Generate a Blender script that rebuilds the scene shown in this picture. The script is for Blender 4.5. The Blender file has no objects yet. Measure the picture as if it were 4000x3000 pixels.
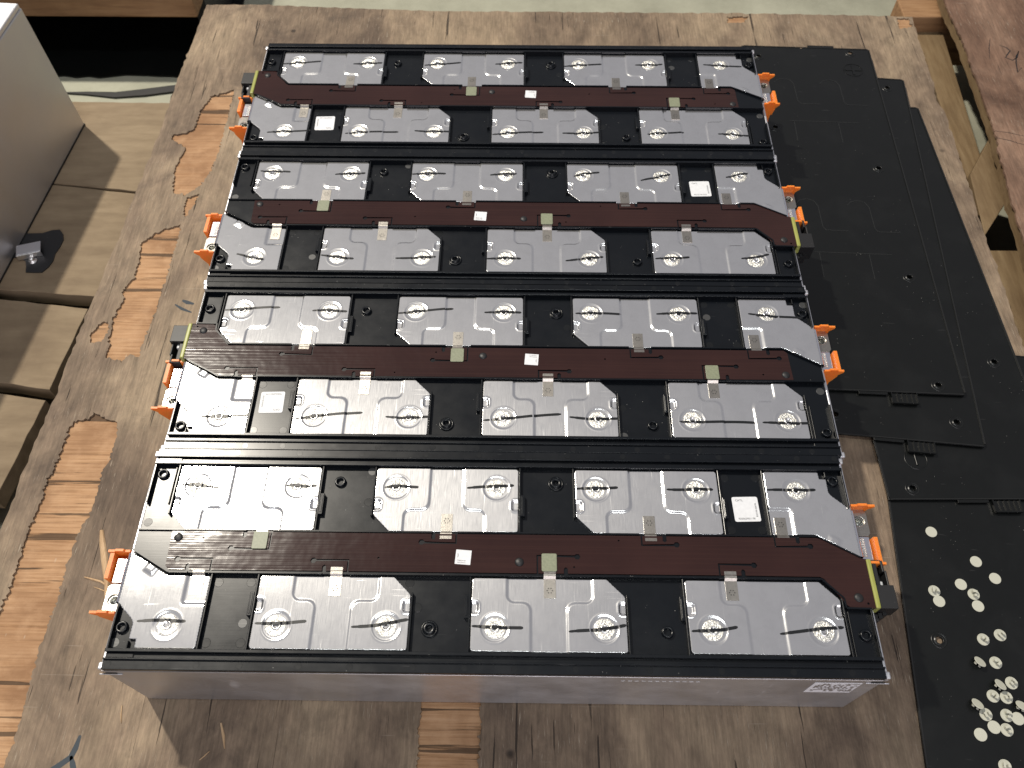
import bpy, bmesh, math, random
from mathutils import Vector, Matrix, Euler
from mathutils.geometry import delaunay_2d_cdt
random.seed(7)
S = bpy.context.scene
COL = S.collection
PI = math.pi

# ------------------------------------------------------------------ camera, world, lamps, exposure
cam_d = bpy.data.cameras.new('camera'); cam = bpy.data.objects.new('camera', cam_d); COL.objects.link(cam)
_v = Vector((0.5649, 0.0040, 0.0115))
cam.matrix_world = Matrix.Translation((0.0163, -0.1519, 0.7482)) @ Matrix.Rotation(_v.length, 4, _v.normalized())
cam_d.sensor_width = 36.0; cam_d.lens = 36.0 * 3266 / 4000
cam_d.clip_start = 0.01; cam_d.clip_end = 60
cam_d.dof.use_dof = True; cam_d.dof.focus_distance = 0.74; cam_d.dof.aperture_fstop = 11.0
S.camera = cam
S.view_settings.view_transform = 'Standard'; S.view_settings.look = 'None'
S.view_settings.exposure = 0.08; S.view_settings.gamma = 1.0; S.view_settings.use_curve_mapping = False

W = bpy.data.worlds.new('World'); S.world = W; W.use_nodes = True
W.node_tree.nodes['Background'].inputs[0].default_value = (0.95, 0.935, 1.0, 1)
W.node_tree.nodes['Background'].inputs[1].default_value = 0.285

def lamp(name, kind, loc, power, color, **kw):
    d = bpy.data.lights.new(name, kind); d.energy = power; d.color = color
    for k, v in kw.items(): setattr(d, k, v)
    o = bpy.data.objects.new(name, d); COL.objects.link(o); o.location = loc
    return o
# the high-bay workshop lamp that casts the shadows (behind and to the left), and a strip light overhead
lamp('workshop_lamp', 'POINT', (-1.95, 2.05, 3.75), 930, (1.0, 0.925, 0.80), shadow_soft_size=0.07)
lamp('strip_light', 'AREA', (-0.10, -0.45, 4.6), 46, (0.95, 1.0, 1.0), shape='RECTANGLE', size=2.4, size_y=0.35)

# added soft fill from behind the camera, lifts the shaded wood and front faces
fill_lamp = lamp('front_fill', 'AREA', (0.6, -4.2, 2.6), 85, (1.0, 0.93, 0.97), shape='RECTANGLE', size=3.4, size_y=2.4)
fill_lamp.rotation_euler = (math.radians(58), 0, math.radians(8))

# ------------------------------------------------------------------ node materials
class NT:
    def __init__(s, name):
        s.m = bpy.data.materials.new(name); s.m.use_nodes = True
        s.t = s.m.node_tree; s.n = s.t.nodes; s.b = s.n['Principled BSDF']
        s.co = s.n.new('ShaderNodeTexCoord').outputs['Object']
    def l(s, a, b): s.t.links.new(a, b)
    def set(s, **k):
        for q, v in k.items():
            i = s.b.inputs[q.replace('_', ' ')]
            if isinstance(v, bpy.types.NodeSocket): s.l(v, i)
            else: i.default_value = v if not isinstance(v, tuple) or len(v) == 4 else (*v, 1)
        return s
    def mp(s, sc, loc=(0, 0, 0), rot=(0, 0, 0), src=None):
        n = s.n.new('ShaderNodeMapping'); s.l(src or s.co, n.inputs[0])
        n.inputs['Scale'].default_value = sc; n.inputs['Location'].default_value = loc; n.inputs['Rotation'].default_value = rot
        return n.outputs[0]
    def noise(s, v, scale, detail=4, rough=.55, dist=0.0):
        n = s.n.new('ShaderNodeTexNoise'); s.l(v, n.inputs['Vector']); n.inputs['Scale'].default_value = scale
        n.inputs['Detail'].default_value = detail; n.inputs['Roughness'].default_value = rough; n.inputs['Distortion'].default_value = dist
        return n.outputs['Fac']
    def voro(s, v, scale, out='Distance'):
        n = s.n.new('ShaderNodeTexVoronoi'); s.l(v, n.inputs['Vector']); n.inputs['Scale'].default_value = scale
        return n.outputs[out]
    def ramp(s, f, stops):
        n = s.n.new('ShaderNodeValToRGB'); s.l(f, n.inputs[0]); e = n.color_ramp.elements
        while len(e) < len(stops): e.new(.5)
        for i, (p, c) in enumerate(stops):
            e[i].position = p; e[i].color = (c, c, c, 1) if not isinstance(c, tuple) else (*c, 1)
        return n.outputs[0]
    def mix(s, f, a, b, mode='MIX'):
        n = s.n.new('ShaderNodeMix'); n.data_type = 'RGBA'; n.blend_type = mode
        for sock, v in ((n.inputs[0], f), (n.inputs[6], a), (n.inputs[7], b)):
            if isinstance(v, bpy.types.NodeSocket): s.l(v, sock)
            else: sock.default_value = v if not isinstance(v, tuple) or len(v) == 4 else (*v, 1)
        return n.outputs[2]
    def math(s, op, a, b=0.0):
        n = s.n.new('ShaderNodeMath'); n.operation = op
        for sock, v in ((n.inputs[0], a), (n.inputs[1], b)):
            if isinstance(v, bpy.types.NodeSocket): s.l(v, sock)
            else: sock.default_value = v
        return n.outputs[0]
    def bump(s, h, strength, dist, base=None):
        n = s.n.new('ShaderNodeBump'); s.l(h, n.inputs['Height']); n.inputs['Strength'].default_value = strength
        n.inputs['Distance'].default_value = dist
        if base: s.l(base, n.inputs['Normal'])
        return n.outputs[0]
    def tangent(s, v):
        n = s.n.new('ShaderNodeCombineXYZ')
        for i in range(3): n.inputs[i].default_value = v[i]
        s.l(n.outputs[0], s.b.inputs['Tangent'])

def wood(name, dark, mid, light, axis, stain=(0.05, 0.035, 0.025), stain_amt=0.6, crack=0.62, blotch=7.0, rough=0.75, spots=True, seed=0.0, fine=1.0):
    t = NT(name)
    al, ac = 14.0, 420.0 * fine
    sc = (ac, al, ac) if axis == 'y' else (al, ac, ac)
    g1 = t.noise(t.mp(sc, (seed, seed, 0)), 1.0, 6, .65, .3)
    sc2 = (ac * .22, al * .28, ac * .2) if axis == 'y' else (al * .28, ac * .22, ac * .2)
    g2 = t.noise(t.mp(sc2, (seed + 3, 1, 0)), 1.0, 4, .6, .6)
    col = t.ramp(g1, [(0.28, dark), (0.5, mid), (0.74, light)])
    col = t.mix(t.ramp(g2, [(0.35, 0.0), (0.7, 0.75)]), col, t.mix(0.5, col, light), 'MIX')
    b = t.noise(t.mp((1, .7, 1) if axis == 'y' else (.7, 1, 1), (seed, 5, 0)), blotch, 6, .62, .4)
    col = t.mix(t.ramp(b, [(0.40, 0.0), (0.68, stain_amt)]), col, stain)
    b2 = t.noise(t.mp((1, 1, 1), (seed + 9, 2, 0)), blotch * 3.1, 5, .6)
    col = t.mix(t.ramp(b2, [(0.50, 0.0), (0.75, 0.45)]), col, light)
    ck = t.noise(t.mp((95, 3.2, 50) if axis == 'y' else (3.2, 95, 50), (seed + 1.7, .3, 0)), 1.0, 5, .55, .25)
    ckm = t.ramp(ck, [(crack, 0.0), (crack + .02, 1.0)])
    col = t.mix(t.math('MULTIPLY', ckm, .75), col, (0.02, 0.014, 0.01))
    h = t.math('SUBTRACT', t.math('ADD', g1, t.math('MULTIPLY', g2, .8)), t.math('MULTIPLY', ckm, 1.4))
    if spots:
        v = t.voro(t.mp((1, 1, 1), (seed + .37, .11, 0)), 17.0)
        sp = t.ramp(v, [(0.035, 1.0), (0.075, 0.0)])
        sp = t.math('MULTIPLY', sp, t.ramp(t.noise(t.mp((1, 1, 1), (seed, 8, 0)), 11, 2), [(.5, 0), (.56, 1)]))
        col = t.mix(t.math('MULTIPLY', sp, .8), col, (0.025, 0.018, 0.014))
        h = t.math('SUBTRACT', h, t.math('MULTIPLY', sp, 2.0))
        lt = t.ramp(t.voro(t.mp((1, .35, 1), (seed + 4, .6, 0)), 90.0), [(0.05, 1.0), (0.09, 0.0)])
        lt = t.math('MULTIPLY', lt, t.ramp(t.noise(t.mp((1, 1, 1), (seed, 3, 1)), 25, 2), [(.52, 0), (.6, 1)]))
        col = t.mix(t.math('MULTIPLY', lt, .5), col, (0.5, 0.42, 0.33))
    t.set(Base_Color=col, Roughness=rough, Specular_IOR_Level=0.25, Normal=t.bump(h, .55, .0006))
    return t.m

def worn(name, dark, mid, light, seed, crk=.655, gs=1.0):
    t = NT(name)
    def vary(v, lo, hi): return t.ramp(v, [(.25, lo), (.75, hi)])
    n1 = t.noise(t.mp((1.25, .8, 1), (seed, 5, 0)), 5.5, 9, .68, .5)
    col = t.ramp(n1, [(.36, dark), (.49, mid), (.64, light)])
    n2 = t.noise(t.mp((1.2, .45, 1), (seed + 2, 1, 0)), 46, 7, .68, .3)
    col = t.mix(1.0, col, vary(n2, .60, 1.36), 'MULTIPLY')
    g1 = t.noise(t.mp((430, 30, 300), (seed, 3, 0)), 1.0, 5, .65, .25)
    col = t.mix(1.0, col, vary(g1, .70, 1.26), 'MULTIPLY')
    fb = t.noise(t.mp((800, 55, 300), (seed, 7, 0)), 1.0, 3, .6, .2)
    fbm = t.math('MULTIPLY', t.ramp(fb, [(.60, 0), (.70, 1)]), t.ramp(t.noise(t.mp((1, 1, 1), (seed, 2, 4)), 13, 4), [(.42, 0), (.60, .7)]))
    col = t.mix(fbm, col, (.42, .355, .275))
    gm = t.noise(t.mp((1, 1, 1), (seed + 4, 4, 2)), 15, 6, .7, .6)
    col = t.mix(t.ramp(gm, [(.58, 0), (.73, .50)]), col, (.050, .038, .031))
    mask = t.ramp(t.noise(t.mp((1, 1, 1), (seed, 9, 3)), 8, 3), [(.36, 0), (.5, 1)])
    ck = t.noise(t.mp((210, 7.5, 50), (seed + 1.7, .3, 0)), 1.0, 4, .55, .6)
    ckm = t.math('MULTIPLY', t.ramp(ck, [(crk, 0), (crk + .018, 1)]), mask)
    col = t.mix(t.math('MULTIPLY', ckm, .85), col, (.018, .013, .010))
    v = t.voro(t.mp((1, 1, 1), (seed + .37, .11, 0)), 15.0)
    sp = t.math('MULTIPLY', t.ramp(v, [(.03, 1.0), (.07, 0.0)]), t.ramp(t.noise(t.mp((1, 1, 1), (seed, 8, 0)), 11, 2), [(.48, 0), (.54, 1)]))
    col = t.mix(t.math('MULTIPLY', sp, .85), col, (.022, .016, .013))
    sc = t.math('MULTIPLY', t.ramp(t.noise(t.mp((14, 420, 10), (seed, 0, 0), (0, 0, .5)), 1.0, 2), [(.70, 0), (.74, 1)]), .25)
    col = t.mix(sc, col, (.40, .34, .27))
    h = t.math('SUBTRACT', t.math('ADD', t.math('ADD', g1, t.math('MULTIPLY', n2, 1.2)), fbm), t.math('MULTIPLY', t.math('ADD', ckm, sp), 2.0))
    t.set(Base_Color=col, Roughness=.72, Specular_IOR_Level=.28, Normal=t.bump(h, .7 * gs, .0007))
    return t.m
M = {}
M['veneer'] = worn('weathered_plywood_veneer', (.104, .074, .053), (.178, .130, .090), (.255, .193, .130), 0.0)
M['innerply'] = wood('bare_inner_ply', (0.15, 0.078, 0.036), (0.35, 0.200, 0.102), (0.47, 0.30, 0.175), 'x', (0.20, 0.105, 0.052), .85, .605, 16, .8, True, 2.0)
M['redply'] = worn('red_brown_plywood', (.090, .050, .033), (.140, .082, .055), (.205, .128, .088), 5.0, .70)
M['plank'] = wood('dusty_plank', (0.14, 0.102, 0.064), (0.195, 0.146, 0.092), (0.25, 0.192, 0.124), 'x', (0.115, 0.080, 0.052), .6, .75, 6, .8, False, 8.0, .16)
M['lumber'] = wood('orange_lumber', (0.14, 0.07, 0.035), (0.25, 0.14, 0.068), (0.33, 0.20, 0.105), 'x', (0.13, 0.068, 0.036), .5, .75, 5, .7, False, 11.0, .4)
M['lumber_y'] = wood('yellow_lumber', (0.105, 0.066, 0.032), (0.165, 0.110, 0.056), (0.23, 0.165, 0.092), 'y', (0.09, 0.058, 0.034), .5, .72, 5, .7, False, 14.0, .4)
M['splinter'] = wood('splinter_wood', (0.25, 0.15, 0.08), (0.42, 0.28, 0.16), (0.55, 0.4, 0.25), 'y', (0.3, 0.19, 0.1), .3, .8, 9, .8, False, 3.0)

t = NT('green_grey_concrete')
n = t.noise(t.co, 9, 8, .65); n2 = t.noise(t.co, 160, 4)
t.set(Base_Color=t.mix(t.math('MULTIPLY', n2, .5), t.ramp(n, [(.3, (.20, .20, .15)), (.7, (.36, .36, .28))]), (.30, .29, .23)), Roughness=.8, Normal=t.bump(n2, .3, .001)); M['floor'] = t.m

def metal(name, base, rough, aniso=0.0, tan=(1, 0, 0), grain=(2200, 60, 60), gs=.12, gd=.00012, rvar=.12, scratch=True, speck=False, smudge=0.0):
    t = NT(name)
    g = t.noise(t.mp(grain), 1.0, 3, .6)
    r = t.math('ADD', rough - rvar * .5, t.math('MULTIPLY', g, rvar))
    big = t.noise(t.co, 22, 4, .6)
    r = t.math('ADD', r, t.math('MULTIPLY', t.math('SUBTRACT', big, .5), .22))
    col = t.mix(t.math('MULTIPLY', big, .35), base, tuple(c * .86 for c in base))
    h = g
    if scratch:
        s1 = t.noise(t.mp((18, 900, 10), rot=(0, 0, .35)), 1.0, 2, .5)
        s2 = t.noise(t.mp((700, 14, 10), (3, 1, 0), (0, 0, .2)), 1.0, 2, .5)
        sm = t.math('ADD', t.ramp(s1, [(.70, 0), (.74, 1)]), t.ramp(s2, [(.72, 0), (.76, 1)]))
        sm = t.math('MULTIPLY', sm, t.ramp(t.noise(t.co, 35, 2), [(.5, 0), (.62, 1)]))
        h = t.math('ADD', h, t.math('MULTIPLY', sm, 1.5)); r = t.math('ADD', r, t.math('MULTIPLY', sm, .12))
    if speck:
        v = t.noise(t.co, 1500, 2, .6); h = t.math('ADD', h, t.math('MULTIPLY', v, 1.3))
        col = t.mix(t.ramp(v, [(.45, 0.0), (.7, .5)]), col, tuple(c * .55 for c in base))
    t.set(Base_Color=col, Metallic=1.0, Roughness=r, Normal=t.bump(h, gs, gd))
    if aniso:
        t.set(Anisotropic=aniso); t.tangent(tan)
    return t.m
def brushed(name, base, r, a):
    t = NT(name); t.n.remove(t.b)
    g = t.noise(t.mp((2600, 70, 60)), 1.0, 3, .6); big = t.noise(t.co, 24, 5, .6)
    s1 = t.noise(t.mp((20, 900, 10), rot=(0, 0, .25)), 1.0, 2, .5); s2 = t.noise(t.mp((800, 16, 10), (3, 1, 0), (0, 0, .15)), 1.0, 2, .5)
    sm_ = t.math('ADD', t.ramp(s1, [(.68, 0), (.73, 1)]), t.ramp(s2, [(.68, 0), (.73, 1)]))
    sm_ = t.math('MULTIPLY', sm_, t.ramp(t.noise(t.co, 30, 2), [(.46, 0), (.60, 1)]))
    nrm = t.bump(t.math('ADD', t.math('MULTIPLY', g, .8), sm_), .12, .00012, t.bump(big, .035, .0020))
    col = t.mix(t.ramp(t.noise(t.co, 55, 6, .65), [(.45, 0.0), (.8, .55)]), base, tuple(c * .82 for c in base))
    sh = []
    for nm, rr, aa, dist in (('ShaderNodeBsdfAnisotropic', r, a, 'BECKMANN'), ('ShaderNodeBsdfAnisotropic', .37, -.38, 'BECKMANN')):
        n_ = t.n.new(nm); n_.distribution = dist; t.l(col, n_.inputs['Color']); t.l(nrm, n_.inputs['Normal']); n_.inputs['Anisotropy'].default_value = aa
        t.l(t.math('ADD', rr - .035, t.math('MULTIPLY', big, .07)), n_.inputs['Roughness'])
        c_ = t.n.new('ShaderNodeCombineXYZ'); c_.inputs[0].default_value = 1.0; t.l(c_.outputs[0], n_.inputs['Tangent']); sh.append(n_)
    mx = t.n.new('ShaderNodeMixShader'); t.l(t.math('ADD', t.math('MULTIPLY', t.ramp(g, [(.3, .4), (.7, 1.6)]), .075), t.math('MULTIPLY', sm_, .2)), mx.inputs[0]); t.l(sh[0].outputs[0], mx.inputs[1]); t.l(sh[1].outputs[0], mx.inputs[2])
    ro = t.n.new('ShaderNodeBsdfAnisotropic'); ro.distribution = 'GGX'; ro.inputs['Roughness'].default_value = .58; t.l(col, ro.inputs['Color']); t.l(nrm, ro.inputs['Normal'])
    mx2 = t.n.new('ShaderNodeMixShader'); mx2.inputs[0].default_value = .085; t.l(mx.outputs[0], mx2.inputs[1]); t.l(ro.outputs[0], mx2.inputs[2])
    t.l(mx2.outputs[0], t.n['Material Output'].inputs[0])
    return t.m
M['alu'] = brushed('busbar_aluminium', (0.91, 0.91, 0.91), .20, -.12)
M['alu_bend'] = metal('polished_bend', (0.88, 0.89, 0.96), .20, .5, (0, 1, 0))
M['case'] = metal('brushed_housing', (0.52, 0.515, 0.53), .34, .8, (0, 0, 1), (40, 40, 2400), .10, .0001)
M['endplate'] = metal('cast_end_plate', (0.74, 0.74, 0.77), .42, 0, grain=(400, 400, 400))
M['nickel'] = metal('nickel_tab', (0.46, 0.435, 0.395), .31, 0, grain=(900, 900, 900), gs=.35, speck=True)
M['weld'] = metal('weld_bead', (0.70, 0.69, 0.65), .44, 0, grain=(900, 900, 900), gs=.8, gd=.0005, speck=False)
M['cup'] = metal('weld_cup', (0.80, 0.80, 0.79), .32, 0, grain=(300, 300, 300), scratch=False)
M['nut'] = metal('steel_nut', (0.55, 0.55, 0.52), .3, 0, grain=(300, 300, 300), scratch=False)
M['greycase'] = metal('dull_grey_case', (0.66, 0.655, 0.66), .46, .5, (0, 0, 1), (40, 40, 900), .10, .0002)


def plastic(name, base, rough, dust=True, spec=.5, bumpy=.05, rv=.1):
    t = NT(name)
    n = t.noise(t.co, 60, 5, .6); f = t.noise(t.mp((25, 700, 25)), 1.0, 3)
    col = (*base, 1)
    r = t.math('ADD', rough - rv * .5, t.math('MULTIPLY', n, rv))
    if dust:
        v = t.voro(t.mp((1, 1, 1), (.13, .71, .2)), 260.0)
        d = t.math('MULTIPLY', t.ramp(v, [(.05, 1.0), (.08, 0.0)]), t.ramp(t.noise(t.co, 40, 2), [(.56, 0), (.64, 1)]))
        v2 = t.ramp(t.noise(t.mp((30, 300, 30), rot=(0, 0, .4)), 1.0, 2, .5), [(.72, 0), (.76, 1)])
        haze = t.ramp(t.noise(t.co, 14, 5, .6), [(.5, 0), (.85, .10)])
        col = t.mix(haze, col, (.035, .036, .037)); r = t.math('ADD', r, t.math('MULTIPLY', haze, .6))
        col = t.mix(t.math('MULTIPLY', v2, .12), col, (.12, .12, .12))
        col = t.mix(t.math('MULTIPLY', d, .75), col, (.35, .34, .32)); r = t.math('ADD', r, t.math('MULTIPLY', d, .4))
    t.set(Base_Color=col, Roughness=r, Specular_IOR_Level=spec, Normal=t.bump(t.math('ADD', n, t.math('MULTIPLY', f, .5)), bumpy, .0003))
    return t.m
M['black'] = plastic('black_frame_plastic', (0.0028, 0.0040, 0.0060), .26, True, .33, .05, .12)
M['blackmat'] = plastic('black_matt_plastic', (0.008, 0.008, 0.009), .5)
M['cover'] = plastic('black_cover_plastic', (0.0030, 0.0036, 0.0036), .33, True, .38, .10)
M['coverline'] = plastic('cover_line_gloss_tint', (0.017, 0.018, 0.018), .36, False, .42)  # gloss on the raised moulded lines put in as a lighter base colour
M['speckdisc'] = plastic('frosted_pin', (0.035, 0.036, 0.037), .42, False, .6, .3)
M['coveredge'] = plastic('cover_rim_plastic', (0.010, 0.0105, 0.0105), .34, False, .45)
M['pin'] = plastic('dark_pin', (0.004, 0.005, 0.006), .22, False)
M['orange'] = plastic('orange_plastic', (0.72, 0.185, 0.022), .45, False)
M['orange'].node_tree.nodes['Principled BSDF'].inputs['Subsurface Weight'].default_value = .45
M['orange'].node_tree.nodes['Principled BSDF'].inputs['Subsurface Radius'].default_value = (1.0, .35, .1)
M['orange'].node_tree.nodes['Principled BSDF'].inputs['Subsurface Scale'].default_value = .006
M['red'] = plastic('red_plastic', (0.45, 0.02, 0.02), .4, False)
M['white'] = plastic('white_cap_plastic', (0.43, 0.43, 0.36), .45, False, .4)
M['clear'] = plastic('grey_latch_plastic', (0.45, 0.46, 0.47), .4, False)
M['ink'] = plastic('marker_ink', (0.010, 0.011, 0.013), .35, False, .3)
M['woodink'] = plastic('faded_blue_ink', (0.045, 0.055, 0.065), .7, False, .2)
M['bluesheet'] = plastic('dark_blue_plastic', (0.02, 0.03, 0.08), .4, False)
t = NT('printed_paper'); n = t.noise(t.co, 300, 3)
t.set(Base_Color=t.ramp(n, [(.3, (.58, .59, .61)), (.7, (.65, .66, .68))]), Roughness=.55); M['paper'] = t.m
t = NT('laser_mark'); n = t.noise(t.mp((220, 220, 220)), 1.0, 3)
t.set(Base_Color=t.ramp(n, [(.3, (.66, .66, .69)), (.7, (.78, .78, .82))]), Roughness=.7, Metallic=0.0); M['laser'] = t.m
t = NT('amber_flex_film')
tr = t.noise(t.mp((2.2, 520, 5)), 1.0, 2, .5, .15)
tb = t.ramp(tr, [(.46, 0), (.5, 1), (.54, 0)])
wv = t.noise(t.co, 28, 3)
t.set(Base_Color=t.mix(t.math('MULTIPLY', tb, .5), t.ramp(t.noise(t.co, 12, 4), [(.35, (.020, .0078, .0070)), (.7, (.028, .0112, .0098))]), (.036, .0155, .0125)), Roughness=.16, Specular_IOR_Level=.40,
      Normal=t.bump(wv, .22, .0022, t.bump(tr, .25, .0004))); M['flex'] = t.m
t = NT('fr4_board'); n = t.noise(t.co, 500, 2)
t.set(Base_Color=t.ramp(n, [(.3, (.16, .175, .115)), (.7, (.21, .225, .15))]), Roughness=.45); M['fr4'] = t.m
t = NT('yellow_green_pcb'); n = t.noise(t.mp((300, 30, 300)), 1, 3)
t.set(Base_Color=t.ramp(n, [(.3, (.21, .22, .045)), (.7, (.33, .34, .095))]), Roughness=.4); M['pcb'] = t.m

# ------------------------------------------------------------------ mesh helpers (millimetres in, metres out)
K = .001
def obj(name, me, mat, parent=None, loc=(0, 0, 0), rot=0.0, smooth=False, tag=None):
    if isinstance(me, bmesh.types.BMesh):
        b = me; me = bpy.data.meshes.new(name); b.to_mesh(me); b.free()
    if mat is not None and not me.materials:
        for m_ in (mat if isinstance(mat, (list, tuple)) else [mat]): me.materials.append(m_)
    if smooth:
        for p in me.polygons: p.use_smooth = True
    o = bpy.data.objects.new(name, me); COL.objects.link(o)
    o.location = Vector(loc) * K; o.rotation_euler = (0, 0, rot)
    if parent: o.parent = parent
    return o
def empty(name, loc=(0, 0, 0), rot=(0, 0, 0)):
    o = bpy.data.objects.new(name, None); COL.objects.link(o); o.empty_display_size = .02
    o.location = Vector(loc) * K; o.rotation_euler = rot
    return o
def tag(o, label, cat, group=None, kind=None):
    o['label'] = label; o['category'] = cat
    if group: o['group'] = group
    if kind: o['kind'] = kind
    return o
def structure(o): o['kind'] = 'structure'; return o
def bx(bm, x0, x1, y0, y1, z0, z1, mi=0):
    v = [bm.verts.new((x * K, y * K, z * K)) for z in (z0, z1) for y in (y0, y1) for x in (x0, x1)]
    for f in ((0, 2, 3, 1), (4, 5, 7, 6), (0, 1, 5, 4), (2, 6, 7, 3), (0, 4, 6, 2), (1, 3, 7, 5)):
        bm.faces.new([v[i] for i in f]).material_index = mi
def boxes(L):
    bm = bmesh.new()
    for b in L: bx(bm, *b)
    return bm
def bevel(o, w=.4, seg=2):
    m = o.modifiers.new('bevel', 'BEVEL'); m.width = w * K; m.segments = seg; m.limit_method = 'ANGLE'; m.angle_limit = math.radians(40)
    m.harden_normals = False
    return o
def plate(name, outer, holes, z0, z1, bev=0.0):
    """flat sheet with holes, from z0 to z1, as a mesh"""
    c = bpy.data.curves.new(name, 'CURVE'); c.dimensions = '2D'; c.fill_mode = 'BOTH'
    for L in [outer] + list(holes):
        s = c.splines.new('POLY'); s.points.add(len(L) - 1); s.use_cyclic_u = True
        for p, q in zip(s.points, L): p.co = (q[0] * K, q[1] * K, 0, 1)
    c.extrude = max((z1 - z0) * .5 - bev, 1e-4) * K; c.bevel_depth = bev * K; c.bevel_resolution = 1
    if bev: c.offset = -bev * K
    o = bpy.data.objects.new(name, c); COL.objects.link(o)
    me = bpy.data.meshes.new_from_object(o.evaluated_get(bpy.context.evaluated_depsgraph_get()))
    bpy.data.objects.remove(o); bpy.data.curves.remove(c)
    me.transform(Matrix.Translation((0, 0, (z0 + z1) * .5 * K)))
    me.materials.clear()
    for p in me.polygons: p.use_smooth = False
    return me
def circ(x, y, r, n=20, ph=0.0): return [(x + r * math.cos(2 * PI * i / n + ph), y + r * math.sin(2 * PI * i / n + ph)) for i in range(n)]
def rrect(x0, x1, y0, y1, r, n=4):
    P = []
    for cx, cy, a in ((x1 - r, y1 - r, 0), (x0 + r, y1 - r, PI / 2), (x0 + r, y0 + r, PI), (x1 - r, y0 + r, 3 * PI / 2)):
        P += [(cx + r * math.cos(a + PI / 2 * i / n), cy + r * math.sin(a + PI / 2 * i / n)) for i in range(n + 1)]
    return P
def ring(bm, cx, cy, prof, n=20, mi=0):
    """lathe a profile [(r, z)...] about a vertical axis"""
    R = [[bm.verts.new(((cx + r * math.cos(2 * PI * i / n)) * K, (cy + r * math.sin(2 * PI * i / n)) * K, z * K)) for i in range(n)] for r, z in prof]
    for a, b in zip(R, R[1:]):
        for i in range(n): bm.faces.new((a[i], a[(i + 1) % n], b[(i + 1) % n], b[i])).material_index = mi
    return R
def ragged(P, step, amp, rnd):
    Q = []
    for (x0, y0), (x1, y1) in zip(P, P[1:] + P[:1]):
        L = math.hypot(x1 - x0, y1 - y0); n = max(1, int(L / step)); nx, ny = -(y1 - y0) / (L + 1e-9), (x1 - x0) / (L + 1e-9)
        for i in range(n):
            t_ = i / n; d = rnd.gauss(0, amp) if i else 0
            Q.append((x0 + (x1 - x0) * t_ + nx * d, y0 + (y1 - y0) * t_ + ny * d))
    return Q
def ribbon(pts, w, z=None):
    """flat stroke through (x, y, z) points with tapered ends"""
    bm = bmesh.new(); n = len(pts); A = []
    for i, p in enumerate(pts):
        a = pts[max(i - 1, 0)]; b = pts[min(i + 1, n - 1)]; dx, dy = b[0] - a[0], b[1] - a[1]; L = math.hypot(dx, dy) or 1
        e = min(i, n - 1 - i); ww = w * .5 * (.45 if e == 0 else 1.0) * (p[3] if len(p) > 3 else 1.0)
        A.append([bm.verts.new(((p[0] + s * -dy / L * ww) * K, (p[1] + s * dx / L * ww) * K, p[2] * K)) for s in (1, -1)])
    for a, b in zip(A, A[1:]): bm.faces.new((a[0], a[1], b[1], b[0]))
    bmesh.ops.recalc_face_normals(bm, faces=bm.faces)
    for f in bm.faces:
        if f.normal.z < 0: f.normal_flip()
    return bm
def text_mesh(s, size, align='LEFT'):
    c = bpy.data.curves.new('t', 'FONT'); c.body = s; c.size = size * K; c.align_x = align; c.resolution_u = 2
    o = bpy.data.objects.new('t', c); COL.objects.link(o)
    me = bpy.data.meshes.new_from_object(o.evaluated_get(bpy.context.evaluated_depsgraph_get()))
    bpy.data.objects.remove(o); bpy.data.curves.remove(c); me.materials.clear()
    return me

# ------------------------------------------------------------------ setting: floor, boards, planks, beams
structure(obj('floor', boxes([(-2600, 2600, -1500, 3200, -170, -150)]), M['floor']))

rnd = random.Random(3)
OUT = [(-476, 157), (-473, 224), (-472, 276), (-469, 299), (-470, 342), (-465, 440), (-461, 535), (-460, 599), (-456, 697), (-457, 801), (-453, 954), (-452, 985),
       (-380, 986), (-111, 973), (304, 973), (440, 971), (561, 968), (590, 967), (587, 923), (582, 811), (577, 782), (582, 763), (579, 683), (573, 555), (569, 421), (567, 408), (568, 300), (564, -330), (-484, -330)]
P1 = [(-374, 794), (-402, 780), (-412, 751), (-412, 715), (-422, 706), (-437, 704), (-438, 695), (-416, 678), (-419, 656), (-421, 636), (-413, 597), (-397, 594), (-382, 612), (-374, 636), (-372, 659), (-371, 691), (-373, 752)]
P1b = [(-395, 590), (-380, 597), (-384, 575), (-389, 557), (-394, 566)]
P2 = [(-392, 546), (-412, 536), (-421, 530), (-432, 514), (-428, 489), (-427, 461), (-436, 445), (-431, 427), (-435, 417), (-435, 398), (-433, 384), (-434, 376), (-430, 365), (-430, 351), (-413, 348), (-411, 344), (-404, 356), (-394, 352), (-395, 367), (-392, 390), (-391, 411), (-391, 439), (-390, 463), (-390, 493), (-390, 525)]
P3 = [(-424, 283), (-426, 275), (-441, 272), (-444, 263), (-443, 254), (-444, 235), (-445, 216), (-448, 202), (-446, 185), (-449, 165), (-449, 144), (-449, 113), (-448, 94), (-451, 60), (-455, 0), (-457, -70), (-462, -300),
      (-410, -300), (-402, -100), (-403, -56), (-401, -25), (-402, 0), (-403, 19), (-404, 39), (-403, 52), (-401, 85), (-402, 114), (-401, 147), (-395, 168), (-395, 179), (-394, 193), (-395, 203), (-396, 217), (-392, 227), (-392, 248), (-393, 263), (-398, 272), (-413, 277)]
P4 = [(-63, 60), (-64, 0), (-63, -27), (-63, -52), (-65, -300), (-16, -300), (-13, -51), (-12, -25), (-13, 0), (-15, 60)]
P5 = [(566, 963), (583, 964), (584, 943), (563, 938)]
P7 = [(317, 964), (350, 966), (342, 951), (317, 949)]
P8 = [(-447, 398), (-440, 400), (-437, 388), (-440, 372), (-452, 370), (-455, 382)]
holes = [ragged(p[::-1], 1.9, .95, rnd) for p in (P1, P1b, P2, P3, P4, P5, P7, P8)]
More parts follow.
